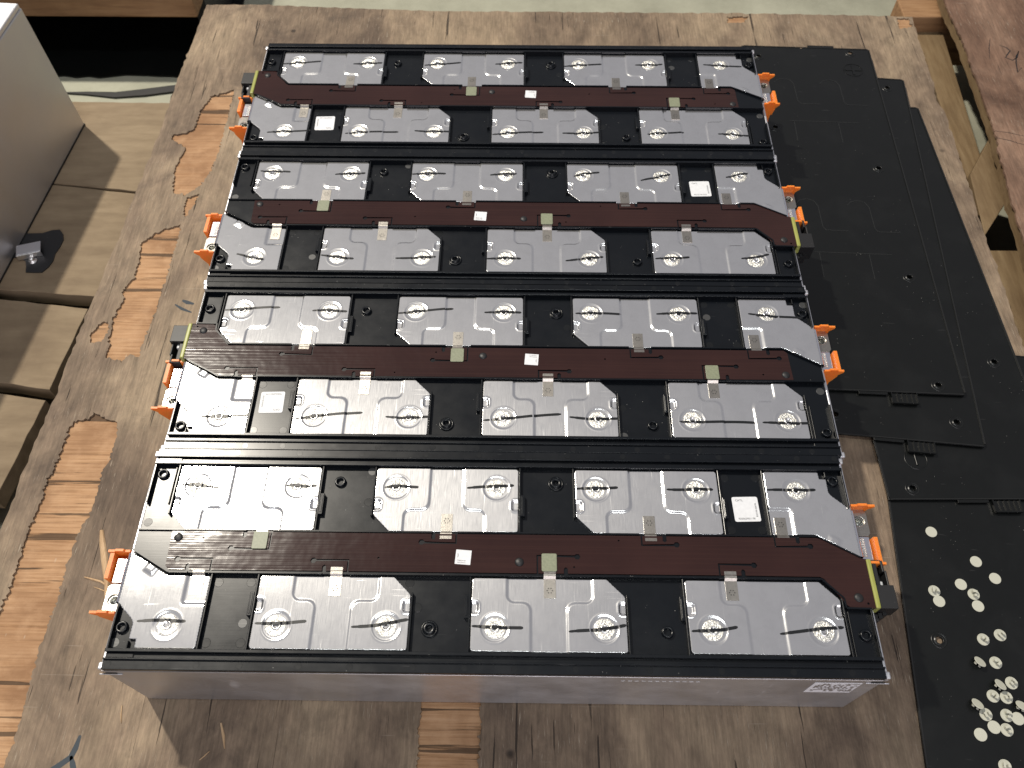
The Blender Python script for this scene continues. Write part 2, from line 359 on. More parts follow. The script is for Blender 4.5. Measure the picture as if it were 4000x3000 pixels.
board = tag(empty('plywood_board', (50, 320, -19)), 'weathered grey plywood board with peeled strips under the battery modules', 'plywood board')
def under(o, root):
    o.parent = root; o.location = o.location - root.location
    return o
under(obj('veneer', plate('veneer', ragged(OUT, 7, .8, rnd), holes, -2.2, 0), M['veneer']), board)
core = [(x * .9995, y) for x, y in OUT]
o = under(obj('inner_ply', plate('inner_ply', ragged(core, 12, .5, rnd), [], -19, -2.202), M['innerply']), board)
for xs in (-330, 60, 440):   # bearers that carry the board
    o = obj('timber_bearer', boxes([(xs - 22, xs + 22, -300, 955, -150, -19.2)]), M['lumber_y'])
    bevel(o, 2); tag(o, ['timber bearer under the left edge of the plywood board', 'timber bearer under the middle of the plywood board', 'timber bearer under the cover sheet side of the plywood board'][(-330, 60, 440).index(xs)], 'timber')
def ink(pts, w, root, mat='woodink', z=.12):
    b = obj('ink_mark', ribbon([(x, y, z) for x, y in pts], w), M[mat]); return under(b, root)
ink([(-347, -30), (-348, -40), (-350, -47), (-356, -52), (-364, -58), (-370, -66)], 4.8, board)
ink([(-350, -46), (-347, -52), (-343, -60), (-341, -70)], 4.6, board)
ink([(-364, 430), (-358, 427), (-350, 425)], 5, board); ink([(-371, 424), (-362, 418), (-350, 413)], 3.5, board)

b2 = tag(empty('red_plywood_sheet', (900, 800, -20)), 'red brown scratched plywood sheet on the neighbouring bench', 'plywood sheet')
O2 = [(650, 1040), (647, 1000), (649, 924), (643, 811), (638, 722), (623, 610), (616, 531), (600, 380), (585, 200), (1300, 200), (1300, 1240), (655, 1240)]
under(obj('veneer', plate('veneer', ragged(O2, 6, 1.0, rnd), [], -3, 0), M['redply']), b2)
under(obj('inner_ply', plate('inner_ply', ragged([(x + (3 if x < 700 else 0), y) for x, y in O2], 9, .8, rnd), [], -20, -3.02), M['lumber_y']), b2)
ink([(698, 902), (706, 896), (709, 889), (702, 880), (698, 874), (706, 868), (714, 874), (721, 889), (714, 878), (709, 862), (705, 842), (714, 852)], 1.6, b2, 'ink')
ink([(689, 917), (681, 895), (675, 871)], 1.1, b2, 'ink'); ink([(638, 722), (655, 719), (675, 712)], 1.0, b2, 'ink'); ink([(634, 710), (652, 704), (670, 695)], 1.0, b2, 'ink')
o = obj('bench_leg', boxes([(780, 860, 300, 1200, -150, -20.2)]), M['lumber_y']); tag(bevel(o, 2), 'heavy timber bearer under the red brown plywood sheet', 'timber')
o = obj('timber_rail', boxes([(596, 780, 1003, 1050, -110, -24)]), M['lumber']); tag(bevel(o, 2), 'brown timber rail crossing the gap between the two boards', 'timber rail')
o = obj('timber_block', plate('timber_block', [(655, 748), (606, 673), (594, 566), (645, 633)], [], -148, -30, 1.0), M['lumber_y']); tag(o, 'pale timber block wedged in the gap beside the red plywood sheet', 'timber block')
o = obj('loose_plank', plate('loose_plank', [(600, 640), (634, 640), (646, 739), (666, 1010), (612, 1015), (604, 800)], [], -70, -50, 1.0), M['lumber_y']); tag(o, 'narrow yellow plank low in the gap between the two boards', 'plank')

o = obj('loose_plank', plate('loose_plank', [(585, 300), (700, 300), (700, 560), (590, 560)], [], -70, -50, 1.0), M['lumber_y']); tag(o, 'brown plank low in the gap beside the pale timber block', 'plank')
deck = tag(empty('plank_deck', (-700, 500, -150)), 'low deck of dusty wooden planks beside the plywood board', 'plank deck')
def plank(P, z1=-50.0, z0=-72.0):
    return under(obj('plank', plate('plank', ragged(P, 14, .35, rnd), [], z0, z1, .8), M['plank']), deck)
plank([(-1250, 735), (-603, 664), (-470, 648), (-470, 826), (-628, 828), (-1250, 850)])
plank([(-1250, 560), (-615, 483), (-500, 474), (-489, 474), (-483, 645), (-603, 661), (-1250, 732)])
plank([(-1250, 400), (-570, 349), (-511, 340.5), (-500, 455), (-611, 468.5), (-1250, 530)])
plank([(-1250, 250), (-526, 205), (-511, 326.5), (-565, 335), (-1250, 385)])
plank([(-1250, 60), (-548, 40), (-529, 192), (-1250, 235)])
for xs in (-1100, -720):
    under(obj('stringer', boxes([(xs - 30, xs + 30, 60, 830, -150, -72.5)]), M['plank']), deck)

o = obj('black_strap', ribbon([(-730, 969, -149.8, .15), (-690, 968, -149.6, .4), (-642, 964, -149.4, .8), (-595, 971, -149.2), (-545, 982, -149.2), (-470, 992, -149.2)], 16), M['blackmat'])
bm = bmesh.new(); bm.from_mesh(o.data); r_ = bmesh.ops.extrude_face_region(bm, geom=list(bm.faces)); bmesh.ops.translate(bm, verts=[v for v in r_['geom'] if isinstance(v, bmesh.types.BMVert)], vec=(0, 0, .003)); bmesh.ops.recalc_face_normals(bm, faces=bm.faces); bm.to_mesh(o.data); bm.free()
tag(o, 'flat black strap lying on the concrete behind the planks', 'strap')
bench = tag(empty('rear_bench', (-900, 1300, -150)), 'low timber bench with orange front beam behind the planks', 'bench')
under(bevel(obj('front_beam', boxes([(-1400, -500, 1050, 1096, -66, 12)]), M['lumber']), 3), bench)
under(obj('bench_top', boxes([(-1400, -498, 1048, 1900, 12.2, 30)]), M['plank']), bench)
under(obj('back_shade_panel', boxes([(-1400, -500, 1880, 1900, -150, 12)]), M['blackmat']), bench)  # unseen back and sides, added to keep the floor under the bench dark
under(obj('side_shade_panel', boxes([(-520, -500, 1097, 1879, -146, 12)]), M['blackmat']), bench)
under(obj('side_shade_panel', boxes([(-1400, -1380, 1097, 1879, -146, 12)]), M['blackmat']), bench)

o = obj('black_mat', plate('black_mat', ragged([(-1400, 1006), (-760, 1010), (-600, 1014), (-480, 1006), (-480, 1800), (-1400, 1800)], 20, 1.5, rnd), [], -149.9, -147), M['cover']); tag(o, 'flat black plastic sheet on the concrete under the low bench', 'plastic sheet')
# grey metal case standing on the planks
ang = math.atan2(778.6 - 492.5, -596.3 + 618.8) - PI / 2
case = tag(empty('metal_case', (-596.3, 778.6, -49.9), (0, 0, ang)), 'tall dull grey aluminium case standing on the wooden planks', 'metal case')
bevel(obj('body', boxes([(-104, 0, -590, 0, 0, 180)]), M['greycase'], case), 1.5)
bevel(obj('lid', boxes([(-105, -0.8, -591, -.5, 180.1, 186.5)]), M['endplate'], case), 1.5)
obj('base_seam', boxes([(-104.5, .6, -590.5, .5, .05, 2.5)]), M['blackmat'], case)
# small bracket on the planks
br = tag(empty('metal_bracket', (-596, 541, -49.9), (0, 0, .30)), 'small bright metal bracket with a knob lying on the planks', 'bracket')
bevel(obj('plate', boxes([(-14, 15, -8, 9, 6, 7.6)]), M['endplate'], br), .4)
bevel(obj('flange', boxes([(-14, 15, -9.6, -8.05, 0, 7.6)]), M['cup'], br), .3)
b_ = bmesh.new(); ring(b_, 3, -15, [(0.01, 5.5), (2.6, 5.5), (3, 4.5), (3, .6), (5, .5), (5, 0)], 16); o = obj('knob', b_, M['cup'], br, smooth=True)
b_ = boxes([(1, 5, -13, -9.7, 1, 4)]); obj('stem', b_, M['cup'], br)
o = obj('shadow_sheet', plate('g', ragged([(-36, 10), (-30, 26), (22, 30), (30, 12), (24, -22), (14, -40), (-6, -38), (-10, -20), (-30, -12)], 9, 1.2, rnd), [], -49.85, -48.6), M['blackmat'], loc=(-590, 548, 0), rot=.1)  # black patch laid in as the bracket's cast shadow
o.name = 'bracket_shadow'; br.location.z += .0014
tag(o, 'flat black patch standing in for the shadow under the small metal bracket', 'rubber scrap')

# ------------------------------------------------------------------ battery modules
H = 103.5
CX, CY = -0.4, 94.4
def L_(x, y): return x - CX, y - CY
def sm(a, b, x):
    t_ = min(1, max(0, (x - a) / (b - a))); return t_ * t_ * (3 - 2 * t_)
def sdbox(x, y, x0, x1, y0, y1, r):
    dx = max(x0 + r - x, x - x1 + r); dy = max(y0 + r - y, y - y1 + r)
    return math.hypot(max(dx, 0), max(dy, 0)) + min(max(dx, dy), 0) - r
def smin(a, b, k):
    h = max(k - abs(a - b), 0) / k; return min(a, b) - h * h * k * .25
BW, BH = 121.2, 57.6
WU = ((18.7, 18.0), (103.9, 18.0))
def recess(x, y, cx, cy):
    d = math.hypot(x - cx, y - cy)
    return -.38 * (1 - sm(10.0, 11.4, d)) + .14 * math.exp(-((d - 11.6) / .6) ** 2)
def h_bus(x, y):
    s = smin(sdbox(x, y, 27.8, 95.6, 38.2, 99, 6), sdbox(x, y, 46.6, 75.0, -40, 60, 4), 8)
    z = -.85 * (1 - sm(-.95, .95, s))
    for cx, cy in WU: z += recess(x, y, cx, cy)
    for s in (sdbox(x, y, -6, 5.2, 29.5, 38.5, 2.2), sdbox(x, y, BW - 5.2, BW + 6, 29.5, 38.5, 2.2)):
        z += -1.3 * (1 - sm(-1.2, .9, s)) + .35 * math.exp(-((s - 1.0) / .7) ** 2)
    return z
OUT_BUS = rrect(0, BW, 0, BH, 2.5, 3)
# chamfer the inner corner (top right in the local frame)
OUT_BUS = [p for p in OUT_BUS if not (p[0] > BW - 6 and p[1] > BH - 6)]
OUT_BUS = [(BW, BH - 15.2), (BW - .6, BH - 13.8), (BW - 13.6, BH - .6), (BW - 15, BH)] + OUT_BUS
TW = (-254.3 - CX, 34.3 - CY)     # weld of the terminal busbar
def h_term(x, y):
    X, Y = x + CX, y + CY
    z = -1.3 * (1 - sm(-1.3, 1.3, sdbox(X, Y, -246.5, -220, 51.5, 90, 2)))
    z += recess(x, y, *TW)
    d = abs((X + 277.5) * .5 + (Y - 80) * .866); e = abs((X + 277.5) * .866 - (Y - 80) * .5)
    z += 1.0 * (1 - sm(2.5, 5, max(d, e * .9)))
    return z
OUT_T = [L_(*p) for p in [(-230, 16.6), (-228.4, 18.2), (-228.4, 72.8), (-229.8, 74.2), (-262.5, 74.2), (-264.5, 74.8), (-296.4, 93.2), (-297, 92.6), (-297, 52), (-296.2, 50.6), (-282.6, 38.5), (-281.2, 36), (-281.2, 23.5), (-275.5, 23.2), (-275.5, 17.4), (-274.6, 16.6)]]
def sheet(outline, hf, step, drop):
    """formed sheet-metal part: outline filled with a fine grid, heights from hf, with a downturned rim"""
    xs = [p[0] for p in outline]; ys = [p[1] for p in outline]
    P = []
    for i, (a, b) in enumerate(zip(outline, outline[1:] + outline[:1])):
        n = max(1, int(math.hypot(b[0] - a[0], b[1] - a[1]) / (step * 1.1)))
        P += [(a[0] + (b[0] - a[0]) * j / n, a[1] + (b[1] - a[1]) * j / n) for j in range(n)]
    no = len(P); E_ = [(i, (i + 1) % no) for i in range(no)]
    y = min(ys) + step * .5; row = 0
    def inside(px, py):
        c = False
        for (x0, y0), (x1, y1) in zip(outline, outline[1:] + outline[:1]):
            if (y0 > py) != (y1 > py) and px < (x1 - x0) * (py - y0) / (y1 - y0) + x0: c = not c
        return c
    while y < max(ys):
        x = min(xs) + step * (.5 if row % 2 else 1.0)
        while x < max(xs):
            if inside(x, y): P.append((x, y))
            x += step
        y += step * .9; row += 1
    V, Ed, F, *_ = delaunay_2d_cdt([Vector(p) for p in P], E_, [], 1, 1e-4)
    bm = bmesh.new(); vs = [bm.verts.new((v.x * K, v.y * K, hf(v.x, v.y) * K)) for v in V]
    for f in F:
        try: bm.faces.new([vs[i] for i in f])
        except ValueError: pass
    bm.normal_update()
    for f in bm.faces:
        if f.normal.z < 0: f.normal_flip()
    be = [e for e in bm.edges if len(e.link_faces) == 1]
    r_ = bmesh.ops.extrude_edge_only(bm, edges=be)
    nv = [g for g in r_['geom'] if isinstance(g, bmesh.types.BMVert)]
    for v in nv: v.co.z -= drop * K
    me = bpy.data.meshes.new('sheet')
    bm.to_mesh(me); bm.free()
    me.materials.append(M['alu'])
    for p in me.polygons: p.use_smooth = abs(p.normal.z) > .35
    return me
ME = {}
ME['bus'] = sheet(OUT_BUS, h_bus, .8, 2.0)
ME['term'] = sheet(OUT_T, h_term, 1.25, 2.0)
def weld_mesh(seed):
    r = random.Random(seed); bm = bmesh.new(); n = 44; rr = [3.5, 3.9, 4.6, 5.4, 6.2, 7.0, 7.6, 8.3]
    off = (r.uniform(-.5, .5), r.uniform(-.5, .5)); R = []
    for k, q in enumerate(rr):
        row = []
        for i in range(n):
            a = 2 * PI * i / n + (k % 2) * PI / n
            edge = k in (0, len(rr) - 1)
            z = -.42 if k == len(rr) - 1 else -.15 + (r.uniform(-.20, .20) if not edge else -.2)
            q2 = q + (r.uniform(-.25, .25) if not edge else r.uniform(-.1, .3))
            row.append(bm.verts.new(((off[0] * (q / 8) + q2 * math.cos(a)) * K, (off[1] * (q / 8) + q2 * math.sin(a)) * K, z * K)))
        R.append(row)
    for a, b in zip(R, R[1:]):
        for i in range(n): bm.faces.new((a[i], a[(i + 1) % n], b[(i + 1) % n], b[i]))
    for prof in ([(3.7, -.5), (3.6, .25), (3.1, .75), (2.5, .7), (2.2, .1), (1.7, -.1), (1.5, -1.2), (.01, -1.3)],):
        ring(bm, 0, 0, prof, 20, 1)
    bmesh.ops.recalc_face_normals(bm, faces=bm.faces)
    me = bpy.data.meshes.new('weld'); bm.to_mesh(me); bm.free()
    me.materials.append(M['weld']); me.materials.append(M['cup'])
    if me.polygons[0].normal.z < 0: me.flip_normals()
    for p in me.polygons: p.use_smooth = p.material_index == 1
    return me
WELDS = [weld_mesh(i) for i in range(6)]

def tab_mesh(chip):
    """nickel sense tab, from the film edge (y = 0) down onto the busbar (y = -20); optional chip carrier"""
    bm = bmesh.new(); prof = [(2.5, 2.5), (-2.9, 2.15), (-4.8, .25), (-20.5, .25)]
    top = [[bm.verts.new((x * K, y * K, z * K)) for x in (-4.8, 4.8)] for y, z in prof]
    bot = [[bm.verts.new((x * K, y * K, (z - .55) * K)) for x in (-4.8, 4.8)] for y, z in prof]
    for i in range(3):
        bm.faces.new((top[i][0], top[i + 1][0], top[i + 1][1], top[i][1]))
        for s in (0, 1): bm.faces.new((top[i][s], bot[i][s], bot[i + 1][s], top[i + 1][s]))
    bm.faces.new((top[3][0], bot[3][0], bot[3][1], top[3][1]))
    for i in range(6):
        a = 2 * PI * i / 6; c = bm.verts.new((2.1 * math.cos(a) * K, (-14.2 + 2.1 * math.sin(a)) * K, .32 * K))
        vs = [bm.verts.new(((2.1 * math.cos(a) + .55 * math.cos(b * PI / 3)) * K, (-14.2 + 2.1 * math.sin(a) + .55 * math.sin(b * PI / 3)) * K, .32 * K)) for b in range(6)]
        for j in range(6): bm.faces.new((c, vs[j], vs[(j + 1) % 6])).material_index = 1
    bmesh.ops.recalc_face_normals(bm, faces=bm.faces)
    for f in bm.faces:
        if f.normal.z < -.3: f.normal_flip()
    me = bpy.data.meshes.new('tab'); bm.to_mesh(me); bm.free()
    me.materials.append(M['nickel']); me.materials.append(M['blackmat'])
    return me
ME['tab'] = tab_mesh(False)
ME['chip'] = plate('chip', rrect(-6.1, 6.1, -1.2, 13.8, 1.2), [], 2.6, 3.6, .25)

# flex film outline (connector at the +x end) with hooked slots round each tab
def flex_outline():
    y0, y1 = 78.6, 111.2
    def front(xs, sgn, dp, ln):       # slot entered from the front edge, hook runs in direction sgn
        w = 1.3; A = [(xs, y0), (xs, y0 + dp), (xs + sgn * (ln - 3), y0 + dp)]
        cx, cy = xs + sgn * ln, y0 + dp - 1.3
        B = [(cx + 2.5 * math.cos(a) * sgn, cy + 2.5 * math.sin(a)) for a in [math.radians(d) for d in (150, 110, 60, 0, -60, -120, -165)]]
        Cc = [(xs + sgn * w, y0 + dp - w), (xs + sgn * w, y0)]
        nx = xs + sgn * (ln - 9.5)
        N = [(nx - sgn * 1.6, y0), (nx - sgn * 1.6, y0 + 4), (nx, y0 + 5.3), (nx + sgn * 1.6, y0 + 4), (nx + sgn * 1.6, y0)]
        P = A + B + Cc + N
        return P if sgn > 0 else P[::-1]
    def rear(xs, sgn, dp, ln):
        return [(x, y0 + y1 - y) for x, y in front(xs, sgn, dp, ln)][::-1]
    P = [(-266, y0 + 3), (-263, y0)]
    for a in ((-228.6, -1, 10, 29), (-118.4, -1, 10, 29), (32.8, 1, 15.5, 33), (178.8, 1, 10, 29)): P += front(*a)
    P += [(259, y0 - .3), (262, y0 - 2), (273, 60.5), (275, 56.5), (278, 54.2), (298.5, 53.2), (299, 93.5), (295, 94.2), (266, 110), (262, y1)]
    for a in ((227, 1, 8.5, 29), (118.2, 1, 8.5, 29), (-32.3, -1, 8.5, 29), (-184.2, -1, 15.5, 32)): P += rear(*a)
    P += [(-266.6, y1), (-267, y1 - .6)]
    return [L_(*p) for p in P]
ME['flex'] = plate('flex', flex_outline(), [circ(*L_(-240, 105.6), .9, 8), circ(*L_(-95, 90), .9, 8), circ(*L_(63, 84), .8, 8), circ(*L_(100, 107), .8, 8), circ(*L_(293, 57), 1, 8)], 0, .35)
bm = bmesh.new(); ring(bm, 0, 0, [(.01, 1.5), (2.2, 1.3), (3.4, .7), (3.7, 0)], 18); ME['rivet'] = bpy.data.meshes.new('rivet'); bm.to_mesh(ME['rivet']); bm.free(); ME['rivet'].flip_normals()

# frame of the module (black plastic)
FZ = H - 6.0
def frame_mesh():
    B = []
    X0, X1 = -296.3, 295.2
    B.append((X0 + .4, X1 - .4, .6, 186.8, H - 16, FZ))
    for s in (0, 1):
        f = (lambda y: y) if s == 0 else (lambda y: 188.2 - y)
        def a(x0, x1, y0, y1, z0, z1):
            q = sorted((f(y0), f(y1))); B.append((x0, x1, q[0], q[1], z0, z1))
        a(X0, X1, 0.2, 7.6, FZ - 4, H - 2.6)
        a(X0 + .1, X1 - .1, 7.3, 8.7, FZ - 3.9, H - .9)
        a(X0 + .2, X1 - .2, 8.5, 13.2, FZ - 3.8, H - 3.9)
        a(X0 + .3, X1 - .3, 13.0, 15.6, FZ - 3.7, H - .4)
        a(X0 + 2, X0 + 22, 9.2, 12.6, FZ - 3, H - 3.0)
    for bxx in (-188, -18.4, 150.8):
        x0, x1 = bxx, bxx + BW
        for (w0, w1) in ((x0 - 2.2, x0 - .7), (x1 + .6, x1 + 2.0)):
            B.append((w0, w1, 15.5, 62 if w0 > x0 else 76.2, FZ - 1, H - 1.9))
            B.append((2 * CX - w1, 2 * CX - w0, 2 * CY - (62 if w0 > x0 else 76.2), 2 * CY - 15.5, FZ - 1, H - 1.9))
        for hk in ((x0 - 5.6, x0 - 2.1, 42, 61, H - 4.6, H - .6), (x0 - 4.8, x0 - 3, 43.5, 59.5, H - 4.6, H - .3)):
            B.append((hk[0], hk[1], hk[2], hk[3], FZ - 1, hk[5] - 1.2))
            B.append((2 * CX - hk[1], 2 * CX - hk[0], 2 * CY - hk[3], 2 * CY - hk[2], FZ - 1, hk[5] - 1.2))
    # wall beside the terminal busbars, ribs in the corners, seams
    for (x0, x1, y0, y1, z) in ((-227.6, -226.2, 15.6, 76.3, H - 1.9), (276.2, 277.4, 15.4, 52, H - 4.4), (293.4, 294.9, 15.4, 52, H - 1.5), (-295.9, -294.4, 15.5, 50.5, H - 1.5), (-281.6, -280.6, 15.6, 22, H - 2.8)):
        B.append((x0, x1, y0, y1, FZ - 1, z)); B.append((2 * CX - x1, 2 * CX - x0, 2 * CY - y1, 2 * CY - y0, FZ - 1, z))
    bm = boxes([(x0 - CX, x1 - CX, y0 - CY, y1 - CY, z0, z1) for x0, x1, y0, y1, z0, z1 in B])
    me = bpy.data.meshes.new('frame'); bm.to_mesh(me); bm.free(); return me
ME['frame'] = frame_mesh()
PLAT = [L_(*p) for p in [(-262.5, 76.2), (-264.5, 77), (-295.6, 95), (-295.6, 112.8), (262, 112.8), (264.5, 112), (295, 94.6), (295, 52.6), (276.5, 52.8), (274.4, 57), (274.2, 61), (260, 76.2)]]
ME['plat'] = plate('plat', PLAT, [], FZ - 1.5, H - 2.6, .3)
def rim(P, w, z0, z1):
    bm = bmesh.new()
    for (x0, y0), (x1, y1) in P:
        L = math.hypot(x1 - x0, y1 - y0); nx, ny = -(y1 - y0) / L * w / 2, (x1 - x0) / L * w / 2
        q = [(x0 + nx, y0 + ny), (x0 - nx, y0 - ny), (x1 - nx, y1 - ny), (x1 + nx, y1 + ny)]
        lo = [bm.verts.new((a * K, b * K, z0 * K)) for a, b in q]; hi = [bm.verts.new((a * K, b * K, z1 * K)) for a, b in q]
        bm.faces.new(hi[::-1] if False else hi); 
        for i in range(4): bm.faces.new((lo[i], lo[(i + 1) % 4], hi[(i + 1) % 4], hi[i]))
    bmesh.ops.recalc_face_normals(bm, faces=bm.faces)
    return bm
segs = [((-262, 76.4), (-247, 76.4)), ((-228, 76.5), (-139, 76.5)), ((-118, 76.4), (31, 76.4)), ((54, 76.5), (178, 76.5)), ((200, 76.4), (260, 76.4)), ((260, 76.4), (274.6, 61)), ((274.6, 61), (275, 53.2)), ((275, 53.2), (294.6, 52.9)),
        ((-295.4, 112.6), (-206, 112.6)), ((-184, 112.5), (-53, 112.5)), ((-32, 112.6), (117, 112.6)), ((139, 112.5), (226, 112.5)), ((248, 112.6), (262.5, 112.6)), ((262.5, 112.6), (294.8, 94.8)), ((-262.4, 76.6), (-295.4, 95.2))]
bm = rim([(L_(*a), L_(*b)) for a, b in segs], 1.3, H - 6, H - .8)
ME['rim'] = bpy.data.meshes.new('rim'); bm.to_mesh(ME['rim']); bm.free()
def boss_mesh(big):
    bm = bmesh.new(); b = 6.6 if big else 4.9
    prof = [(b, -.05), (b, 1.2), (b - .6, 1.5), (b - 1.5, 1.5), (b - 1.7, .6), (4.6, .5), (4.5, 3.0), (4.0, 3.3), (2.5, 3.3), (2.3, 3.0), (2.2, -3), (.01, -3.2)] if big else [(b, -.05), (b - .3, 2.4), (b - .8, 2.8), (3.0, 2.8), (2.7, 2.4), (2.4, -3), (.01, -3.2)]
    ring(bm, 0, 0, prof, 22); me = bpy.data.meshes.new('boss'); bm.to_mesh(me); bm.free(); me.flip_normals()
    for p in me.polygons: p.use_smooth = True
    me.materials.append(M['black']); return me
ME['boss'] = boss_mesh(False); ME['bossb'] = boss_mesh(True)
bm = bmesh.new(); ring(bm, 0, 0, [(.01, .12), (2.5, .12), (2.6, 0)], 16); ME['pin'] = bpy.data.meshes.new('pin'); bm.to_mesh(ME['pin']); bm.free(); ME['pin'].flip_normals()
bm = bmesh.new(); ring(bm, 0, 0, [(.01, .14), (3.5, .14), (3.7, 0)], 18); ME['disc'] = bpy.data.meshes.new('disc'); bm.to_mesh(ME['disc']); bm.free(); ME['disc'].flip_normals()

# housing
def housing():
    return boxes([(-296.8, 296.8, -94.7, 94.2, 0, H - 6.6)])
def terminal(parent, rot):
    """terminal end (built at the -x end, turned for the other end)"""
    r = empty('terminal'); bpy.data.objects.remove(r)
    def add(name, me, mat, **k): return obj(name, me, mat, parent, rot=rot, **k)
    if 'bend' not in ME:
        bm = bmesh.new(); prof = [(-297.0, H - 3.3), (-298.2, H - 3.6), (-299.2, H - 4.4), (-299.8, H - 5.6), (-300.2, H - 14)]
        A = [[bm.verts.new(((x - CX) * K, (y - CY) * K, z * K)) for y in (52.2, 92.4)] for x, z in prof]
        for a, b in zip(A, A[1:]): bm.faces.new((a[0], a[1], b[1], b[0]))
        bmesh.ops.recalc_face_normals(bm, faces=bm.faces); me = bpy.data.meshes.new('bend'); bm.to_mesh(me); bm.free()
        if me.polygons[0].normal.z < 0: me.flip_normals()
        for p in me.polygons: p.use_smooth = True
        ME['bend'] = me
        hole = circ(*L_(-306.5, 57), 4.6, 22)
        ME['tplate'] = plate('tp', [L_(*p) for p in [(-299, 45), (-312, 45), (-312.6, 47.5), (-314, 49), (-314, 67.5), (-311.5, 70.4), (-299, 70.4)]], [hole], H - 17, H - 14.6, .35)
        ME['tweld'] = plate('tw', rrect(*[v for v in (-311.5 - CX, -299.5 - CX, 71.2 - CY, 91.5 - CY)], .8), [], H - 16, H - 13.8, .3)
        bm = bmesh.new()
        for i in range(4):
            for j in range(8):
                x, y = -303.2 - CX - i * 1.35 + .9, 73.2 - CY + j * 2.1
                v = [bm.verts.new(((x + a) * K, (y + b) * K, (H - 13.82) * K)) for a, b in ((-.6, -.9), (.6, -.9), (.6, .9), (-.6, .9))]; c = bm.verts.new((x * K, y * K, (H - 13.0) * K))
                for k_ in range(4): bm.faces.new((v[k_], v[(k_ + 1) % 4], c))
        me = bpy.data.meshes.new('knurl'); bm.to_mesh(me); bm.free(); ME['knurl'] = me
        bm = bmesh.new(); x, y = L_(-306.5, 57); ring(bm, x, y, [(4.55, H - 16.9), (4.4, H - 16), (3.4, H - 16), (3.2, H - 17), (3.2, H - 24), (.01, H - 24)], 20); me = bpy.data.meshes.new('nut'); bm.to_mesh(me); bm.free(); me.flip_normals(); ME['nut'] = me
        def prong(y, x0, x1, zt):
            w = x0 - x1; P = [(x0, zt), (x0 - .22 * w, zt), (x0 - .27 * w, zt + 1.9), (x0 - .64 * w, zt + 1.9), (x0 - .70 * w, zt), (x1, zt), (x1, zt - 2.2), (x0 - .78 * w, zt - 6.5), (x0 - .78 * w, zt - 9), (x0 - .45 * w, zt - 22), (x0, zt - 26)]
            bm = bmesh.new(); f = [bm.verts.new(((a - CX) * K, (y - 1 - CY) * K, b * K)) for a, b in P]; g = [bm.verts.new(((a - CX) * K, (y + 1 - CY) * K, b * K)) for a, b in P]
            bm.faces.new(f); bm.faces.new(g[::-1]); n = len(P)
            for i in range(n): bm.faces.new((f[i], g[i], g[(i + 1) % n], f[(i + 1) % n]))
            bmesh.ops.recalc_face_normals(bm, faces=bm.faces); me = bpy.data.meshes.new('prong'); bm.to_mesh(me); bm.free(); return me
        ME['prongA'] = prong(96, -300.5, -318.5, H - 8); ME['prongB'] = prong(45.2, -300, -320, H - 8)
        bm = bmesh.new()
        lo = [bm.verts.new(((x - CX) * K, (y - CY) * K, z * K)) for x, y, z in ((-311.9, 72, H - 26), (-311.9, 94.8, H - 26), (-313.8, 94.8, H - 26), (-313.8, 72, H - 26))]
        hi = [bm.verts.new(((x - CX) * K, (y - CY) * K, z * K)) for x, y, z in ((-313.2, 73, H - 9), (-313.2, 94.8, H - 9), (-316.4, 94.8, H - 9), (-316.4, 73, H - 9))]
        bm.faces.new(hi); bm.faces.new(lo[::-1])
        for i in range(4): bm.faces.new((lo[i], lo[(i + 1) % 4], hi[(i + 1) % 4], hi[i]))
        bmesh.ops.recalc_face_normals(bm, faces=bm.faces); me = bpy.data.meshes.new('guard'); bm.to_mesh(me); bm.free(); ME['guard'] = me
        bm = boxes([(-312 - CX, -297.5 - CX, 47 - CY, 94 - CY, H - 46, H - 25)]); me = bpy.data.meshes.new('tb'); bm.to_mesh(me); bm.free(); ME['tbase'] = me
    o = add('terminal_block', ME['tbase'], M['orange'])
    for nm, k, mt in (('terminal_plate', 'tplate', 'nickel'), ('terminal_nut', 'nut', 'nut'), ('terminal_weld_plate', 'tweld', 'alu_bend'), ('weld_pattern', 'knurl', 'weld'), ('guard_prong', 'prongA', 'orange'), ('guard_prong', 'prongB', 'orange'), ('guard_wall', 'guard', 'orange')):
        obj(nm, ME[k], M[mt], o)

